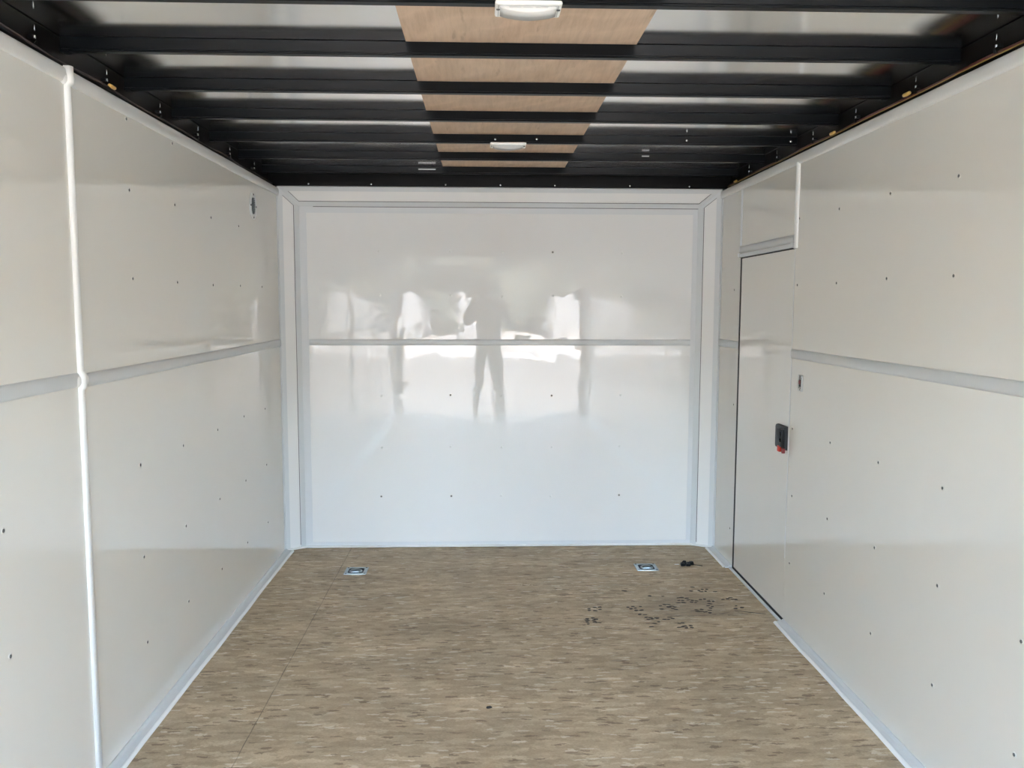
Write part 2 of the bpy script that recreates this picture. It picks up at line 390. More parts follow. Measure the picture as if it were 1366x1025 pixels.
# side wall trims
for s, nm in ((-1, 'left'), (1, 'right')):
    U, V = (0, 0, 1), (-s, 0, 0)
    # long cove along the top edge
    prof = half_round(.042, .011)
    bm = NB()
    segs = [(YR, 2.319), (2.352, YC-.004)] if s < 0 else [(YR, YC-.004)]
    for y0, y1 in segs: sweep(bm, (s*XW, y0, 2.014), (s*XW, y1, 2.018 if y1 > 3 else 2.014), U, V, prof, smooth=True)
    struct(trim_name(), bm, M['cove'], 'rounded white strip along the top edge of the %s wall' % nm, 'trim')
    # mid-height strip
    prof = half_round(.040, .009)
    bm = NB()
    segs = [(YR, 2.319), (2.352, 4.60)] if s < 0 else [(YR, 3.506), (4.266, 4.60)]
    for y0, y1 in segs: sweep(bm, (s*XW, y0, 1.185 if s < 0 else 1.196), (s*XW, y1, 1.190 if s < 0 else 1.196), U, V, prof, smooth=True)
    struct(trim_name(), bm, M['mid'], 'half-round white strip at mid height of the %s wall' % nm, 'trim')
    # corner strip and dark gap at the end of the side panel
    bm = NB(); box(bm, min(s*XW, s*(XW-.003)), max(s*XW, s*(XW-.003)), 4.612, YC, 0, ZO-.01)
    box(bm, min(s*XW, s*(XW+.018)), max(s*XW, s*(XW+.018)), 4.607, YC, 0, ZO-.01)
    struct(trim_name(), bm, M['trim2'], 'flat white corner strip at the front end of the %s wall' % nm, 'trim')
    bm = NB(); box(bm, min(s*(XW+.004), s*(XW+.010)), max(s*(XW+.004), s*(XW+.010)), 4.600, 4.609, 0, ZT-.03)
    obj('seam_shade', bm, M['seam_shade'], wl if s < 0 else wr, label='dark gap at the front end of the panel')
    # floor angle with caulk bead
    prof = [(0, -.005), (0, .016), (.005, .017), (.014, .010), (.026, .0075), (.036, .007), (.036, -.005)]
    cau = [(.033, -.004), (.033, .0072), (.038, .0082), (.043, .006), (.046, .001), (.046, -.004)]
    bm = NB(); b2 = NB()
    for y0, y1 in ([(YR, YC)] if s < 0 else [(YR, 3.500), (4.268, YC)]):
        sweep(bm, (s*XW, y0, 0), (s*XW, y1, 0), V, U, prof, smooth=False)
        n_ = 40; rg = []
        for q_ in range(n_+1):
            ya = y0+(y1-y0)*q_/n_; dx = .0015*math.sin(ya*5)+.001*math.sin(ya*13)
            rg.append([b2.verts.new((s*(XW-u_+dx), ya, v_)) for u_, v_ in cau])
        for A, B in zip(rg, rg[1:]):
            for j in range(5): b2.faces.new((A[j], A[j+1], B[j+1], B[j])).smooth = True
    bb = struct('baseboard_'+nm, bm, M['mid'], 'white angle strip where the %s wall meets the floor' % nm, 'baseboard')
    obj('caulk_bead', b2, M['caulk'], bb, label='white caulk line on the floor')

# vertical half-round strip on the left wall: rides over the cove and mid strip
bm = NB(); prof = half_round(.025, .011)
zs = [(0.012, .0), (1.160, .0), (1.168, .007), (1.206, .007), (1.214, 0), (1.988, 0), (1.996, .009), (2.040, .009)]
rings = []
for z, ex in zs:
    rings.append([bm.verts.new((-XW+v*(1 if v > 0 else 0)+(ex if v > 0 else 0), 2.3365+u, z)) for u, v in prof])
for A, B in zip(rings, rings[1:]):
    for j in range(len(prof)-1):
        f = bm.faces.new((A[j], A[j+1], B[j+1], B[j])); f.smooth = True
bm.faces.new(rings[0]); bm.faces.new(rings[-1])
for z, y in ((1.187, 2.3585), (1.187, 2.3165), (2.014, 2.3585), (2.008, 2.3165)):
    disc(bm, (-XW-.001, y, z), (1, 0, 0), [(.019, 0), (.0175, .006), (.012, .0105), (.004, .012)], 14)
struct(trim_name(), bm, M['caulk'], 'upright half-round white joint strip on the left wall', 'trim')
# strips round the side door
bm = NB(); sweep(bm, (XW, 3.500, 1.645), (XW, 3.500, 2.004), (0, 1, 0), (-1, 0, 0), half_round(.030, .011), smooth=True)
struct(trim_name(), bm, M['caulk'], 'short upright half-round white strip above the right edge of the side door', 'trim')
bm = NB(); sweep(bm, (XW, 4.262, 1.712), (XW, 4.262, 2.004), (0, 1, 0), (-1, 0, 0), half_round(.020, .006), smooth=True)
struct(trim_name(), bm, M['trim2'], 'thin upright white strip above the left edge of the side door', 'trim')
bm = NB(); sweep(bm, (XW, 3.516, 1.688), (XW, 4.265, 1.690), (0, 0, 1), (-1, 0, 0), half_round(.034, .009), smooth=True)
struct(trim_name(), bm, M['mid'], 'rounded white strip across the wall above the side door', 'trim')
bm = NB(); box(bm, XW-.010, XW+.012, 3.512, 4.275, 1.650, 1.668, .002)
for y in (3.516, 4.255): box(bm, XW-.0125, XW-.004, y, y+.022, 1.653, 1.672, .001)
struct(trim_name(), bm, M['trim2'], 'flat white header strip right on top of the side door', 'trim')

# side door: slab, black seal, threshold
bm = NB(); box(bm, XW+.001, XW+.022, 3.513, 4.244, .014, 1.644, .001)
door = struct('door_1', bm, M['wall'], 'flush white side door near the front of the right wall', 'door')
bm = NB()
box(bm, XW-.001, XW+.010, 4.246, 4.261, .004, 1.652); box(bm, XW-.001, XW+.010, 3.508, 4.261, .002, .012)
box(bm, XW+.004, XW+.010, 3.509, 4.261, 1.645, 1.652); box(bm, XW+.0028, XW+.010, 3.5085, 3.5125, .01, .29)
box(bm, XW+.024, XW+.030, 3.45, 4.30, 0, 1.70)
obj('door_seal', bm, M['black_gap'], door, label='black rubber seal along the left and bottom edges')
bm = NB(); box(bm, XW-.018, XW-.004, 3.500, 4.270, -.002, .006, .0015)
obj('threshold', bm, M['trim2'], door, label='thin white sill plate')
bm = NB()
sweep(bm, (XW-.001, 3.5105, .29), (XW-.001, 3.5105, 1.645), (0, 1, 0), (-1, 0, 0), half_round(.004, .0015, 5), smooth=True)
obj('edge_bead', bm, M['trim2'], door)

# latch on the door
la = bpy.data.objects.new('door_latch', None); C.objects.link(la); la.parent = door; la['label'] = 'black inside latch with a red lock lever'
bm = NB()
q = [(3.527, .768), (3.640, .768), (3.648, .776), (3.648, .866), (3.640, .874), (3.527, .874)]
A = [bm.verts.new((XW+.001, y, z)) for y, z in q]; B = [bm.verts.new((XW-.013, y*.94+3.588*.06, z*.95+.820*.05)) for y, z in q]
for i in range(6): bm.faces.new((A[i], A[(i+1) % 6], B[(i+1) % 6], B[i]))
bm.faces.new(A); bm.faces.new(B)
lp = obj('latch_plate', bm, M['black_plastic'], la)
bm = NB(); box(bm, XW-.0155, XW-.012, 3.585, 3.625, .785, .858, .0015)
obj('latch_paddle', bm, M['black_plastic'], la)
bm = NB(); box(bm, XW-.027, XW-.011, 3.530, 3.556, .782, .860, .003)
disc(bm, (XW-.026, 3.543, .842), (-1, 0, 0), [(.009, 0), (.009, .004), (.005, .006)], 12); disc(bm, (XW-.026, 3.543, .812), (-1, 0, 0), [(.009, 0), (.009, .004), (.005, .006)], 12)
obj('latch_handle', bm, M['black_plastic'], la)
bm = NB(); box(bm, XW-.024, XW-.012, 3.562, 3.588, .757, .783, .003); obj('lock_lever', bm, M['red'], la, label='bright red lock lever')
bm = NB(); box(bm, XW-.026, XW-.012, 3.518, 3.530, .757, .779, .003); obj('lock_lever', bm, M['dark_red'], la, label='dark red lever end')

# ---------------------------------------------------------------- ceiling
bm = NB(); nx, ny = 16, 30
g = [[bm.verts.new((-1.345+2.69*i/nx, YR-.02+(4.80-YR+.02)*j/ny, Z_SKIN+.0002*math.sin(i*1.9+j*.7))) for j in range(ny+1)] for i in range(nx+1)]
for i in range(nx):
    for j in range(ny): bm.faces.new((g[i][j], g[i+1][j], g[i+1][j+1], g[i][j+1])).smooth = True
ceil = struct('ceiling', bm, M['skin'], 'bare light grey metal roof skin above the beams', 'ceiling')
bm = NB(); box(bm, -1.345, 1.345, YR-.02, 4.80, Z_SKIN+.010, Z_SKIN+.016); obj('outer_skin', bm, M['exterior'], ceil, label='dark outer roof skin')
bm = NB(); box(bm, -.318, .334, YR, 4.60, Z_SKIN-.0013, Z_SKIN-.0003)
ps = obj('plywood_strip', bm, M['ply'], None, label='long pinkish plywood strip running down the middle of the ceiling', category='plywood')
# side rails (top tubes), kept as part of the ceiling structure
for s, nm in ((-1, 'left'), (1, 'right')):
    bm = NB(); x0, x1 = sorted((s*1.274, s*1.330)); box(bm, x0, x1, YR, 4.79, 2.015, Z_SKIN-.001, .003)
    x0, x1 = sorted((s*1.250, s*1.276)); box(bm, x0, x1, YR, 4.62, 2.044, 2.056, .001)      # inner ledge
    x0, x1 = sorted((s*1.249, s*1.300)); box(bm, x0, x1, YR, 4.62, 1.98, 2.030)
    rl = struct('trim_%d' % (40+(s > 0)), bm, M['rail'], 'black steel top rail along the %s edge of the ceiling' % nm, 'rail')
    if s < 0: rail_l = rl
    else: rail_r = rl
bm = NB(); box(bm, -1.272, 1.272, YC-.014, 4.66, 2.050, Z_SKIN-.004, .002)
hd = struct('trim_42', bm, M['rail'], 'black steel header rail over the front wall', 'rail')
for x in (-1.056, -.715, -.309, -.008, .292, .708, 1.04): screw(hd, (x, YC-.014, 2.060), (0, -1, 0), 'zinc')

# roof beams: each a box tube with folded lower lips
BY = [2.021, 2.429, 2.838, 3.249, 3.675, 4.093, 4.513]
BL = ['black roof beam nearest the camera, carrying the large-looking dome light', 'black roof beam second from the near end of the ceiling',
      'black roof beam third from the near end of the ceiling', 'black roof beam fourth from the near end, just before the far dome light',
      'black roof beam carrying the far dome light', 'black roof beam just beyond the far dome light', 'black roof beam closest to the front wall']
def make_bow():
    t = thing('roof_beam', BL[0], 'beam', (0, BY[0], Z_BOW), 'black steel roof beams')
    bm = NB()
    prof = [(-.027, .002), (-.025, 0), (-.003, 0), (0, .003), (0, .0370), (-.027, .0370)]
    sweep(bm, (-1.273, 0, 0), (1.273, 0, 0), (0, 1, 0), (0, 0, 1), prof)
    obj('web', bm, M['bow'], t)
    bm = NB()
    sweep(bm, (-1.270, 0, 0), (1.270, 0, 0), (0, 1, 0), (0, 0, 1), [(-.031, .0055), (-.027, .0055), (-.027, .0085), (-.031, .0085)])
    obj('lip', bm, M['bow'], t)
    for s in (-1, 1):
        bm = NB(); box(bm, s*1.262-.012, s*1.262+.010, -.030, .001, -.0025, .004, .001); obj('end_bracket', bm, M['bow'], t)
    return t
bow0 = make_bow(); bows = [bow0]
for y, lb in zip(BY[1:], BL[1:]):
    c = dup(bow0); c.location = (0, y, Z_BOW); c['label'] = lb; bows.append(c)
for i, y in enumerate((1.612, 1.203, .795, .386, -.02, -.43, -.84, -1.22)):
    c = dup(bow0); c.location = (0, y, Z_BOW); c['group'] = 'roof beams behind the view'; c['label'] = 'black roof beam over the rear part, between the near dome light and the rear opening'
# screws sticking out of the light-carrying beam's side
for x, z in ((-.050, .016), (.130, .018), (.785, .018), (1.245, .018)): screw(bows[4], (x, -.0275, z), (0, -1, 0), 'zinc')
bm = NB(); box(bm, -.447, -.356, -.0295, -.027, .019, .024); obj('label_strip', bm, M['plate'], bows[6], label='pale bare strip on the beam side')
bm = NB(); box(bm, .668, .704, -.031, -.027, .022, .027, .001); obj('clip', bm, M['plate'], bows[5], label='pale metal tab')

# dome lights
def make_light():
    t = thing('dome_light', 'white dome light on the nearest roof beam, at the top of the view', 'light', (.005, 2.010, Z_BOW), 'ceiling dome lights')
    W2, D2 = .078, .046
    bm = NB(); box(bm, -W2, W2, -D2, D2, -.011, -.0005, .006); obj('base', bm, M['lamp'], t)
    bm = NB(); prof = [(-.031, 0), (-.027, -1), (.027, -1), (.031, 0)]
    n_ = 14; rings = []
    for i in range(n_+1):
        u = -1+2*i/n_; h = .003+.0095*math.cos(u*math.pi/2)**.8 if abs(u) < 1 else .003
        rings.append([bm.verts.new((u*.066, p*1.1, -.0105+q*h)) for p, q in prof])
    for A, B in zip(rings, rings[1:]):
        for j in range(3):
            f = bm.faces.new((A[j], A[j+1], B[j+1], B[j])); f.smooth = j == 1
    bm.faces.new(rings[0]); bm.faces.new(rings[-1])
    obj('lens', bm, M['lens'], t)
    for s in (-1, 1):
        bm = NB(); disc(bm, (s*.0705, -.010, -.0108), (0, 0, -1), [(.0045, 0), (.004, .002), (.001, .0026)], 12); obj('screw', bm, M['steel'], t)
    for x0, x1 in ((-.045, -.018), (-.012, .010), (.016, .045)):
        bm = NB(); box(bm, x0, x1, -.0352, -.0340, -.0150, -.0125); obj('lens_rib', bm, M['plate'], t)
    bm = NB()
    for x0, x1, y0, y1 in ((-.071, .071, -.038, -.0355), (-.071, -.0685, -.038, .038), (.0685, .071, -.038, .038)): box(bm, x0, x1, y0, y1, -.0114, -.0105)
    obj('rim_groove', bm, M['plate'], t)
    return t
l1 = make_light(); l2 = dup(l1); l2.location = (.006, 3.664, Z_BOW); l2['label'] = 'white dome light farther back, near the front wall'

# wiring along the rails
def wire(name, s, x, z, r, mat, label, grp, y0=-1.28, y1=4.60, amp=.003, ph=0.):
    bm = NB(); n_ = 70
    pts = [(s*(x+amp*.6*math.sin(i*1.3+ph)), y0+(y1-y0)*i/n_, z+amp*math.sin(i*.9+ph*2)-amp*.8*abs(math.sin(i*.48))) for i in range(n_+1)]
    tube(bm, pts, r, 7); return obj(name, bm, mat, None, label=label, category='wire', group=grp)
wire('wire', 1, 1.2655, 2.071, .0046, M['wire_red'], 'dark red wire along the right ceiling rail, uppermost', 'wires on the right rail', ph=.4)
wire('wire', 1, 1.2585, 2.0655, .0034, M['wire_red'], 'dark red wire beside the yellow wire on the right ceiling rail', 'wires on the right rail', ph=.4)
wire('wire', 1, 1.2515, 2.0600, .0019, M['wire_yellow'], 'yellow wire along the right ceiling rail', 'wires on the right rail', ph=.4, amp=.0012)
wire('wire', -1, 1.262, 2.064, .004, M['wire_black'], 'black wire along the left ceiling rail', 'wires on the left rail', ph=.9)
wire('wire', -1, 1.252, 2.063, .0034, M['wire_brown'], 'brown wire along the left ceiling rail', 'wires on the left rail', ph=1.8)
def connector(s, y, x, z, label):
    bm = NB(); tube(bm, [(s*x, y-.020, z), (s*x, y-.018, z), (s*x, y-.006, z-.0005), (s*x, y+.006, z-.0005), (s*x, y+.018, z), (s*x, y+.020, z)], [.003, .0056, .0064, .0064, .0056, .003], 10)
    obj('wire_connector', bm, M['connector'], None, label=label, category='connector', group='crimp connectors')
connector(-1, 2.665, 1.249, 2.0705, 'yellow crimp connector on the left ceiling rail wiring')
connector(1, 2.655, 1.2475, 2.073, 'yellow crimp connector nearer the camera on the right ceiling rail wiring')
connector(1, 3.215, 1.2475, 2.066, 'yellow crimp connector farther back on the right ceiling rail wiring')
connector(1, 4.45, 1.2475, 2.066, 'yellow crimp connector in the far right ceiling corner')
def make_clip():
    t = thing('cable_clamp', 'x', 'clamp', (0, 0, 0))
    bm = NB(); n_ = 9
    pts = [(.012*math.cos(math.pi*(.05+.9*i/n_))*.8, 0, -.006-.014*math.sin(math.pi*(.05+.9*i/n_))) for i in range(n_+1)]
    for p, q in zip(pts, pts[1:]): sweep(bm, p, q, (0, 1, 0), (0, 0, 1), [(-.006, -.001), (.006, -.001), (.006, .001), (-.006, .001)])
    box(bm, -.012, .003, -.006, .006, -.005, .004, .001)
    obj('strap', bm, M['black_plastic'], t)
    bm = NB(); disc(bm, (.003, 0, -.001), (1, 0, 0), [(.0052, 0), (.005, .0025), (.002, .004)], 12); obj('screw', bm, M['chrome'], t)
    bm = NB(); tube(bm, [(.004, 0, .014), (.004, .0005, .030)], .0016, 6); obj('tail', bm, M['chrome'], t, label='thin bright clamp tail')
    return t
cl0 = make_clip(); first = True
CL = [(2.242, 'nearest the camera'), (2.651, 'second from the camera'), (3.07, 'third from the camera'), (3.462, 'fourth from the camera'), (3.884, 'fifth from the camera'), (4.287, 'sixth from the camera')]
for s, nm in ((-1, 'left'), (1, 'right')):
    for y, lb in CL:
        c = cl0 if first else dup(cl0); first = False
        c.location = (s*1.262, y+(-.03 if s > 0 else 0), 2.088); c.rotation_euler = (0, 0, 0 if s < 0 else math.pi)
        c['label'] = 'black cable clamp with bright screw on the %s rail, %s' % (nm, lb); c['group'] = 'cable clamps on the %s rail' % nm

# ---------------------------------------------------------------- small things on the walls
t = thing('wall_vent', 'small oval white vent plate high on the left wall by the front corner', 'vent', (-XW, 4.132, 1.882))
def oval(a_, b_, n_=28, p=2.6):
    return [(a_*math.copysign(abs(math.cos(2*math.pi*i/n_))**(2/p), math.cos(2*math.pi*i/n_)), b_*math.copysign(abs(math.sin(2*math.pi*i/n_))**(2/p), math.sin(2*math.pi*i/n_))) for i in range(n_)]
bm = NB()
rings = [[bm.verts.new((h, u, v)) for u, v in oval(a_, b_)] for a_, b_, h in ((.058, .066, .0005), (.056, .064, .004), (.045, .053, .006), (.030, .042, .0045), (.028, .040, .0015))]
for A, B in zip(rings, rings[1:]):
    for j in range(28): bm.faces.new((A[j], A[(j+1) % 28], B[(j+1) % 28], B[j])).smooth = True
obj('flange', bm, M['vent'], t)
bm = NB(); A = [bm.verts.new((.002, u, v)) for u, v in oval(.030, .042)]; bm.faces.new(A)
for i in range(9):
    z = -.034+i*.0085; hw = .026*math.sqrt(max(0, 1-(z/.043)**2)); sweep(bm, (.003, -hw, z), (.003, hw, z), (1, 0, .8), (0, 0, 1), [(0, -.0012), (.004, -.0012), (.004, .0012), (0, .0012)])
obj('louvre', bm, M['metal_dark'], t, label='dark grey slatted insert')
for u, v in ((0, .055), (0, -.055), (.046, 0), (-.046, 0)):
    bm = NB(); disc(bm, (.0045, u, v), (1, 0, 0), [(.0055, 0), (.0045, .003), (.001, .0035)], 12); obj('screw', bm, M['steel'], t)

t = thing('light_switch', 'small grey switch plate with red rocker on the right wall beside the side door', 'switch', (XW, 3.398, 1.078))
bm = NB(); box(bm, -.0045, -.0002, -.023, .023, -.034, .034, .0012); obj('plate', bm, M['plate'], t)
bm = NB(); box(bm, -.0056, -.004, -.010, .008, -.015, .016, .0005); obj('bezel', bm, M['black_plastic'], t)
bm = NB(); box(bm, -.0085, -.005, -.008, .006, -.004, .012, .001); obj('rocker', bm, M['dark_red'], t, label='dark red rocker')
for v in (-.027, .027):
    bm = NB(); disc(bm, (-.0044, 0, v), (-1, 0, 0), [(.0035, 0), (.003, .0015), (.0008, .002)], 10); obj('screw', bm, M['steel'], t)
for q_ in ((-.013, -.004, .0185, .0215), (.003, .010, .0185, .0215), (-.012, .012, -.0215, -.019)):
    bm = NB(); box(bm, -.0049, -.0044, *q_); obj('printed_mark', bm, M['black_gap'], t)

# ---------------------------------------------------------------- recessed tie-downs in the floor
def make_tie():
    t = thing('floor_tie_down', 'x', 'tie-down', (0, 0, 0), 'recessed tie-down rings in the floor')
    bm = NB(); R0, RP = .059, .038
    def sq(r, z, rad):
        pts = []
        for cx, cy, a0 in ((1, 1, 0), (-1, 1, 90), (-1, -1, 180), (1, -1, 270)):
            for q_ in range(4):
                a_ = math.radians(a0+q_*30); pts.append(((r-rad)*cx+rad*math.cos(a_), (r-rad)*cy+rad*math.sin(a_), z))
        return [bm.verts.new(p) for p in pts]
    rings = [sq(R0, .0003, .005), sq(R0-.0008, .0022, .005), sq(RP+.003, .0022, .016), sq(RP, -.002, .015), sq(RP-.008, -.014, .014), sq(.010, -.015, .008)]
    for A, B in zip(rings, rings[1:]):
        for j in range(16): bm.faces.new((A[j], A[(j+1) % 16], B[(j+1) % 16], B[j])).material_index = int(A is not rings[0] and A is not rings[1])
    bm.faces.new(rings[-1]).material_index = 1; obj('pan', bm, [M['zinc'], M['pan_shade']], t, label='square zinc pan set into the floor')
    bm = NB(); pts = []
    for i in range(17):
        a_ = math.radians(-10+200*i/16); pts.append((.030*math.cos(a_), -.016+.036*math.sin(a_)*1.0, .003))
    pts.append((pts[0][0], -.024, .003)); pts = [(pts[0][0]*.6, -.026, .003)]+pts[:-1]+[(-pts[0][0]*.6, -.026, .003)]
    tube(bm, pts+[pts[0]], .0046, 8); obj('ring', bm, M['zinc'], t, label='D-shaped zinc ring')
    bm = NB(); box(bm, -.017, .017, -.034, -.018, -.001, .0085, .003); obj('clip', bm, M['zinc'], t)
    for x, y in ((-.048, -.048), (.048, -.048), (-.048, .048), (.048, .048)):
        bm = NB(); disc(bm, (x, y, .002), (0, 0, 1), [(.0055, 0), (.005, .002), (.001, .003)], 12); obj('screw', bm, M['steel'], t)
    bm = NB(); A = [bm.verts.new(p) for p in ((-.046, -.046, -.0165), (.046, -.046, -.0165), (.046, .046, -.0165), (-.046, .046, -.0165))]; bm.faces.new(A)
    obj('pan_bottom', bm, M['black_gap'], t)
    return t
t1 = make_tie(); t1.location = (*PANS[0], 0); t1['label'] = 'zinc recessed tie-down ring at the front left of the floor'
t2 = dup(t1); t2.location = (*PANS[1], 0); t2['label'] = 'zinc recessed tie-down ring at the front right of the floor'

# black scrap lying by the side door
t = thing('plastic_scrap', 'crumpled black plastic scrap on the floor near the right tie-down', 'scrap', (.995, 4.325, 0))
bm = NB()
for i in range(7):
    x, y = rnd.uniform(-.030, .030), rnd.uniform(-.022, .022); h = rnd.uniform(.012, .026); d_ = rnd.uniform(.008, .014)
    vs = box(bm, x-d_*1.3, x+d_*1.3, y-d_, y+d_, .0005, h, .002)
for i in range(4):
    x, y = rnd.uniform(-.03, .02), rnd.uniform(-.015, .015)
    tube(bm, [(x, y, .004), (x+.008, y+.006, .016), (x+.016, y+.002, .017), (x+.024, y-.008, .004)], .0045, 6)
obj('body', bm, M['black_plastic'], t)
bm = NB(); tube(bm, [(.025, 0, .004), (.055, -.012, .003), (.085, -.024, .002)], .0018, 6); obj('tail', bm, M['chip'], t)
bm = NB(); box(bm, -.060, -.036, .002, .008, .0005, .003, .001); obj('tip', bm, M['caulk'], t, label='pale tip')
bm = NB(); bmesh.ops.create_icosphere(bm, subdivisions=2, radius=.009)
for v_ in bm.verts: v_.co = Vector((v_.co.x*1.2+rnd.uniform(-.002, .002), v_.co.y*.8+rnd.uniform(-.002, .002), max(.0003, v_.co.z*.45+.003)))
o = obj('wood_chip', bm, M['chip'], None, label='tiny dark chip on the floor, middle foreground', category='chip'); o.location = (-.083, 2.756, 0)

# muddy boot prints: tread lugs lying on the floor
PR = {
'a': [(.387, 3.689), (.385, 3.669), (.416, 3.705), (.412, 3.664), (.44, 3.709), (.436, 3.68)],
'b': [(.364, 3.569), (.361, 3.549), (.359, 3.53), (.36, 3.507), (.39, 3.551), (.392, 3.531), (.4, 3.521), (.411, 3.521), (.389, 3.576), (.402, 3.56)],
'c': [(.572, 3.705), (.597, 3.713), (.604, 3.692), (.631, 3.712), (.603, 3.663), (.626, 3.666), (.581, 3.684)],
'd': [(.609, 3.614), (.631, 3.609), (.632, 3.577), (.65, 3.573), (.658, 3.559), (.678, 3.566), (.654, 3.505), (.677, 3.523), (.632, 3.468), (.638, 3.553)],
'e': [(.709, 3.551), (.736, 3.574), (.748, 3.56), (.727, 3.551)],
'f': [(.764, 3.502), (.78, 3.507), (.754, 3.459), (.769, 3.464), (.782, 3.473), (.784, 3.451), (.809, 3.476), (.807, 3.454)],
'g': [(.726, 3.718), (.749, 3.734), (.768, 3.734), (.724, 3.676), (.761, 3.702), (.775, 3.681), (.788, 3.67), (.792, 3.701), (.779, 3.712)],
'h': [(.835, 3.82), (.852, 3.824), (.874, 3.814), (.831, 3.787), (.847, 3.786), (.876, 3.792), (.894, 3.785), (.82, 3.754), (.844, 3.758), (.885, 3.763), (.903, 3.756), (.912, 3.778)],
'i': [(.937, 3.795), (.957, 3.799), (.97, 3.772), (.99, 3.771), (.965, 3.739), (.95, 3.712), (.967, 3.703), (.953, 3.682), (.907, 3.667), (.883, 3.663), (.9, 3.642), (.917, 3.636), (.942, 3.655), (.934, 3.625), (.885, 3.643)],
'j': [(.941, 3.969), (.919, 3.914), (.961, 3.92), (.982, 3.936), (1.003, 3.936), (.969, 3.903), (.991, 3.908), (1.038, 3.902)],
'k': [(1.043, 3.792), (1.07, 3.802), (1.087, 3.818), (1.092, 3.795), (1.106, 3.79)],
'l': [(1.081, 3.708), (1.07, 3.673), (1.102, 3.687)],
'm': [(.587, 3.928), (.596, 3.923), (.702, 3.851), (.765, 3.844)]}
for k_, pts in PR.items():
    bm = NB(); n0 = 7
    for x, y in pts:
        a_ = rnd.uniform(-.5, .5); L_, W_ = rnd.uniform(.008, .0135), rnd.uniform(.005, .010)
        vs = []
        for j in range(n0):
            th = 2*math.pi*j/n0; rr = rnd.uniform(.75, 1.15); u, v = L_*rr*math.cos(th), W_*rr*math.sin(th)
            vs.append(bm.verts.new((x+u*math.cos(a_)-v*math.sin(a_), y+u*math.sin(a_)+v*math.cos(a_), .0006)))
        top = bm.faces.new(vs); r_ = bmesh.ops.extrude_face_region(bm, geom=[top]); bmesh.ops.translate(bm, verts=[g_ for g_ in r_['geom'] if isinstance(g_, bmesh.types.BMVert)], vec=(0, 0, -.0005))
    obj('boot_print', bm, M['dirt'], floor, label='dark muddy tread marks')
bm = NB()
A = [bm.verts.new(p) for p in ((1.055, 3.646, .0005), (1.12, 3.618, .0005), (1.185, 3.600, .0005), (1.186, 3.606, .0005), (1.12, 3.628, .0005), (1.056, 3.651, .0005))]
bm.faces.new(A); obj('scuff_mark', bm, M['dirt'], floor, label='long dark scuff by the side door')

# ---------------------------------------------------------------- rear end and outdoors (behind the camera; seen only as reflections)
bm = NB()
for s in (-1, 1): x0, x1 = sorted((s*1.15, s*1.345)); box(bm, x0, x1, YR-.06, YR, -.12, 2.16)
box(bm, -1.345, 1.345, YR-.06, YR, 2.02, 2.16)
struct('wall_rear', bm, M['rail'], 'black steel frame of the open rear end', 'wall')
bm = NB(); sweep(bm, (-1.14, YR-.06, -.01), (1.14, YR-.06, -.01), (0, -1, -.235), (0, 0, 1), [(0, 0), (1.95, 0), (1.95, -.05), (0, -.05)])
obj('ramp_door', bm, M['floor'], None, label='flake board ramp lowered from the rear opening', category='ramp')
bm = NB(); v = [bm.verts.new(p) for p in ((-70, -22, -.55), (70, -22, -.55), (70, 60, -.55), (-70, 60, -.55))]; bm.faces.new(v)
struct('ground', bm, M['asphalt'], 'dark asphalt outside the rear opening', 'ground')
bm = NB(); v = [bm.verts.new(p) for p in ((-70, -90, -.55), (70, -90, -.55), (70, -22, -.55), (-70, -22, -.55))]; bm.faces.new(v)
struct('ground_far', bm, M['gravel'], 'pale gravel yard beyond the asphalt', 'ground')
def make_parked():
    t = thing('parked_trailer', 'x', 'trailer', (0, 0, -.55), 'trailers parked across the yard')
    bm = NB(); box(bm, -1.1, 1.1, -4.6, 0, .45, 2.35, .06); obj('body', bm, M['body_white'], t)
    bm = NB(); box(bm, -.95, .95, 0, .015, .62, 2.2); obj('ramp_gate', bm, M['body_white'], t)
    for x in (-1.0, 1.0):
        bm = NB(); box(bm, x-.06, x+.06, -.03, .03, .5, 2.38); obj('post', bm, M['exterior'], t)
    for s in (-1, 1):
        for y in (-1.9, -2.8):
            bm = NB(); disc(bm, (s*.93, y, .36), (s, 0, 0), [(.3, 0), (.36, .03), (.36, .18), (.3, .2)], 20); obj('wheel', bm, M['tyre'], t)
    return t
pk = make_parked(); LBP = ['far left', 'left of centre', 'centre', 'right of centre', 'right', 'far right']
for i, x in enumerate((-10.5, -7.2, -3.6, -.3, 3.4, 7.0)):
    c = pk if i == 0 else dup(pk)
    c.location = (x*1.25, -30-2.2*(i % 3), -.55); c['label'] = 'pale enclosed trailer parked across the yard, %s of the row' % LBP[i]; c['group'] = 'trailers parked across the yard'
bm = NB(); nx_, nz_ = 90, 10
for row in range(2):
    g = [[bm.verts.new((-60+120*i/nx_, -44-3*row-rnd.uniform(0, 2.5)-j*.25, -.55+(9.5+2.0*math.sin(i*.7+row)+rnd.uniform(-.7, .7))*j/nz_)) for j in range(nz_+1)] for i in range(nx_+1)]
    for i in range(nx_):
        for j in range(nz_): bm.faces.new((g[i][j], g[i+1][j], g[i+1][j+1], g[i][j+1]))
obj('tree_line', bm, M['leaf'], None, label='dark line of trees beyond the parked trailers', category='trees', kind='stuff')

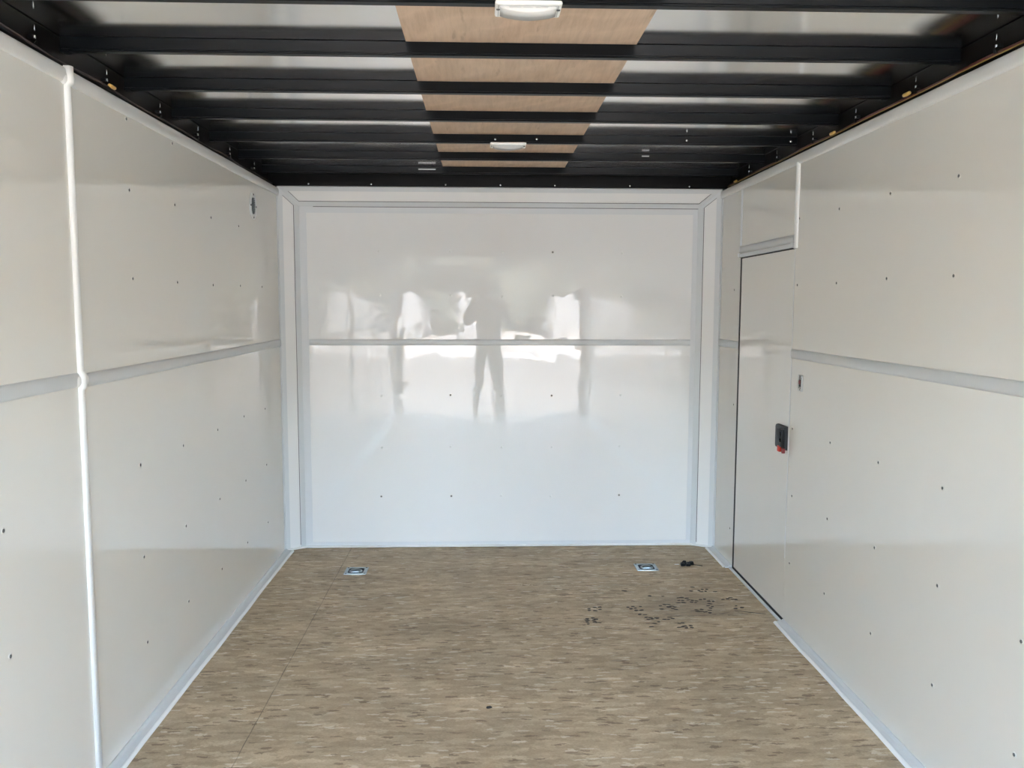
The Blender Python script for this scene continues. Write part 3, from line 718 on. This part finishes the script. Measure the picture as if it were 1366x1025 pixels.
# photographer standing behind the camera, seen as a faint reflection in the front wall
def skinned(name, verts, edges, rads, mats, root=0, lev=2, parent=None):
    me = bpy.data.meshes.new(name); me.from_pydata(verts, edges, []); o = bpy.data.objects.new(name, me); C.objects.link(o)
    o.modifiers.new('skin', 'SKIN'); s_ = o.modifiers.new('sub', 'SUBSURF'); s_.levels = s_.render_levels = lev
    for i, r_ in enumerate(rads):
        d_ = me.skin_vertices[0].data[i]; d_.radius = r_ if isinstance(r_, tuple) else (r_, r_); d_.use_root = i == root
    dg = bpy.context.evaluated_depsgraph_get(); dg.update()
    m2 = bpy.data.meshes.new_from_object(o.evaluated_get(dg)); o.modifiers.clear(); o.data = m2
    m2.materials.clear()
    for mm in mats: m2.materials.append(mm)
    for p in m2.polygons: p.use_smooth = True
    if parent: o.parent = parent
    return o
PX, PY = -.06, -.72
pe = thing('person', 'person in dark jacket and jeans holding up a phone behind the view', 'person', (PX, PY, 0))
V_ = [(0, 0, .93), (0, -.01, 1.12), (0, -.01, 1.32), (0, 0, 1.46), (0, .015, 1.53), (0, .02, 1.60), (0, .03, 1.68), (0, .02, 1.745),
      (-.19, 0, 1.42), (-.27, .10, 1.17), (-.13, .36, 1.30), (-.085, .43, 1.33),
      (.19, 0, 1.42), (.30, .08, 1.16), (.17, .36, 1.30), (.095, .43, 1.33),
      (-.10, 0, .87), (-.12, .015, .50), (-.13, -.02, .09), (-.135, .12, .04),
      (.10, 0, .87), (.12, .015, .50), (.13, -.02, .09), (.145, .12, .04)]
E_ = [(0, 1), (1, 2), (2, 3), (3, 4), (4, 5), (5, 6), (6, 7), (2, 8), (8, 9), (9, 10), (10, 11), (2, 12), (12, 13), (13, 14), (14, 15), (0, 16), (16, 17), (17, 18), (18, 19), (0, 20), (20, 21), (21, 22), (22, 23)]
R_ = [(.17, .12), (.155, .115), (.18, .12), (.10, .08), .055, (.075, .085), (.08, .10), (.055, .07), .075, .055, .042, .032, .075, .055, .042, .032, .095, .065, .050, .042, .095, .065, .050, .042]
body = skinned('body', V_, E_, R_, [M['cloth'], M['denim'], M['skin_tone'], M['boot']], 0, 2, pe)
for p in body.data.polygons:
    c_ = p.center
    p.material_index = 2 if c_.z > 1.50 or c_.y > .385 and c_.z > 1.2 else 3 if c_.z < .13 else 1 if c_.z < .93 else 0
for s in (-1, 1):
    bx = s*.09
    for q_ in range(5):
        zz = 1.345-.018*q_
        vv = [(bx, .435, 1.33), (bx-s*.005, .468, zz+.004), (bx-s*.022, .490, zz), (bx-s*.045, .487-.002*q_, zz)] if q_ < 4 else [(bx, .43, 1.32), (bx-s*.02, .440, 1.375), (bx-s*.035, .455, 1.39)]
        skinned('finger', vv, [(i, i+1) for i in range(len(vv)-1)], [.012, .009, .0085, .007][:len(vv)], [M['skin_tone']], 0, 1, pe)
bm = NB(); bmesh.ops.create_uvsphere(bm, u_segments=20, v_segments=14, radius=1)
for v_ in list(bm.verts):
    if v_.co.z < -.35 or (v_.co.y > .45 and v_.co.z < .5): bm.verts.remove(v_)
for v_ in bm.verts: v_.co = Vector((v_.co.x*.088, .012+v_.co.y*.112, 1.70+v_.co.z*.085))
obj('hair', bm, M['hair'], pe)
for x in (-.03, .03):
    bm = NB(); disc(bm, (x, .112, 1.685), (0, 1, 0), [(.011, 0), (.009, .006), (.003, .009)], 10); obj('eye', bm, M['lamp'], pe)
bm = NB(); tube(bm, [(0, .118, 1.690), (0, .132, 1.655), (0, .118, 1.642)], [.008, .014, .008], 8); obj('nose', bm, M['skin_tone'], pe)
bm = NB(); tube(bm, [(-.025, .108, 1.615), (0, .116, 1.612), (.025, .108, 1.615)], .006, 6)
obj('mouth', bm, M['skin_tone'], pe)
ph = NB(); box(ph, -.0365, .0365, -.004, .004, -.075, .075, .003)
o = obj('phone', ph, M['black_plastic'], None, label='black phone held up by the person behind the view', category='phone'); o.location = (PX, PY+.482, 1.352)
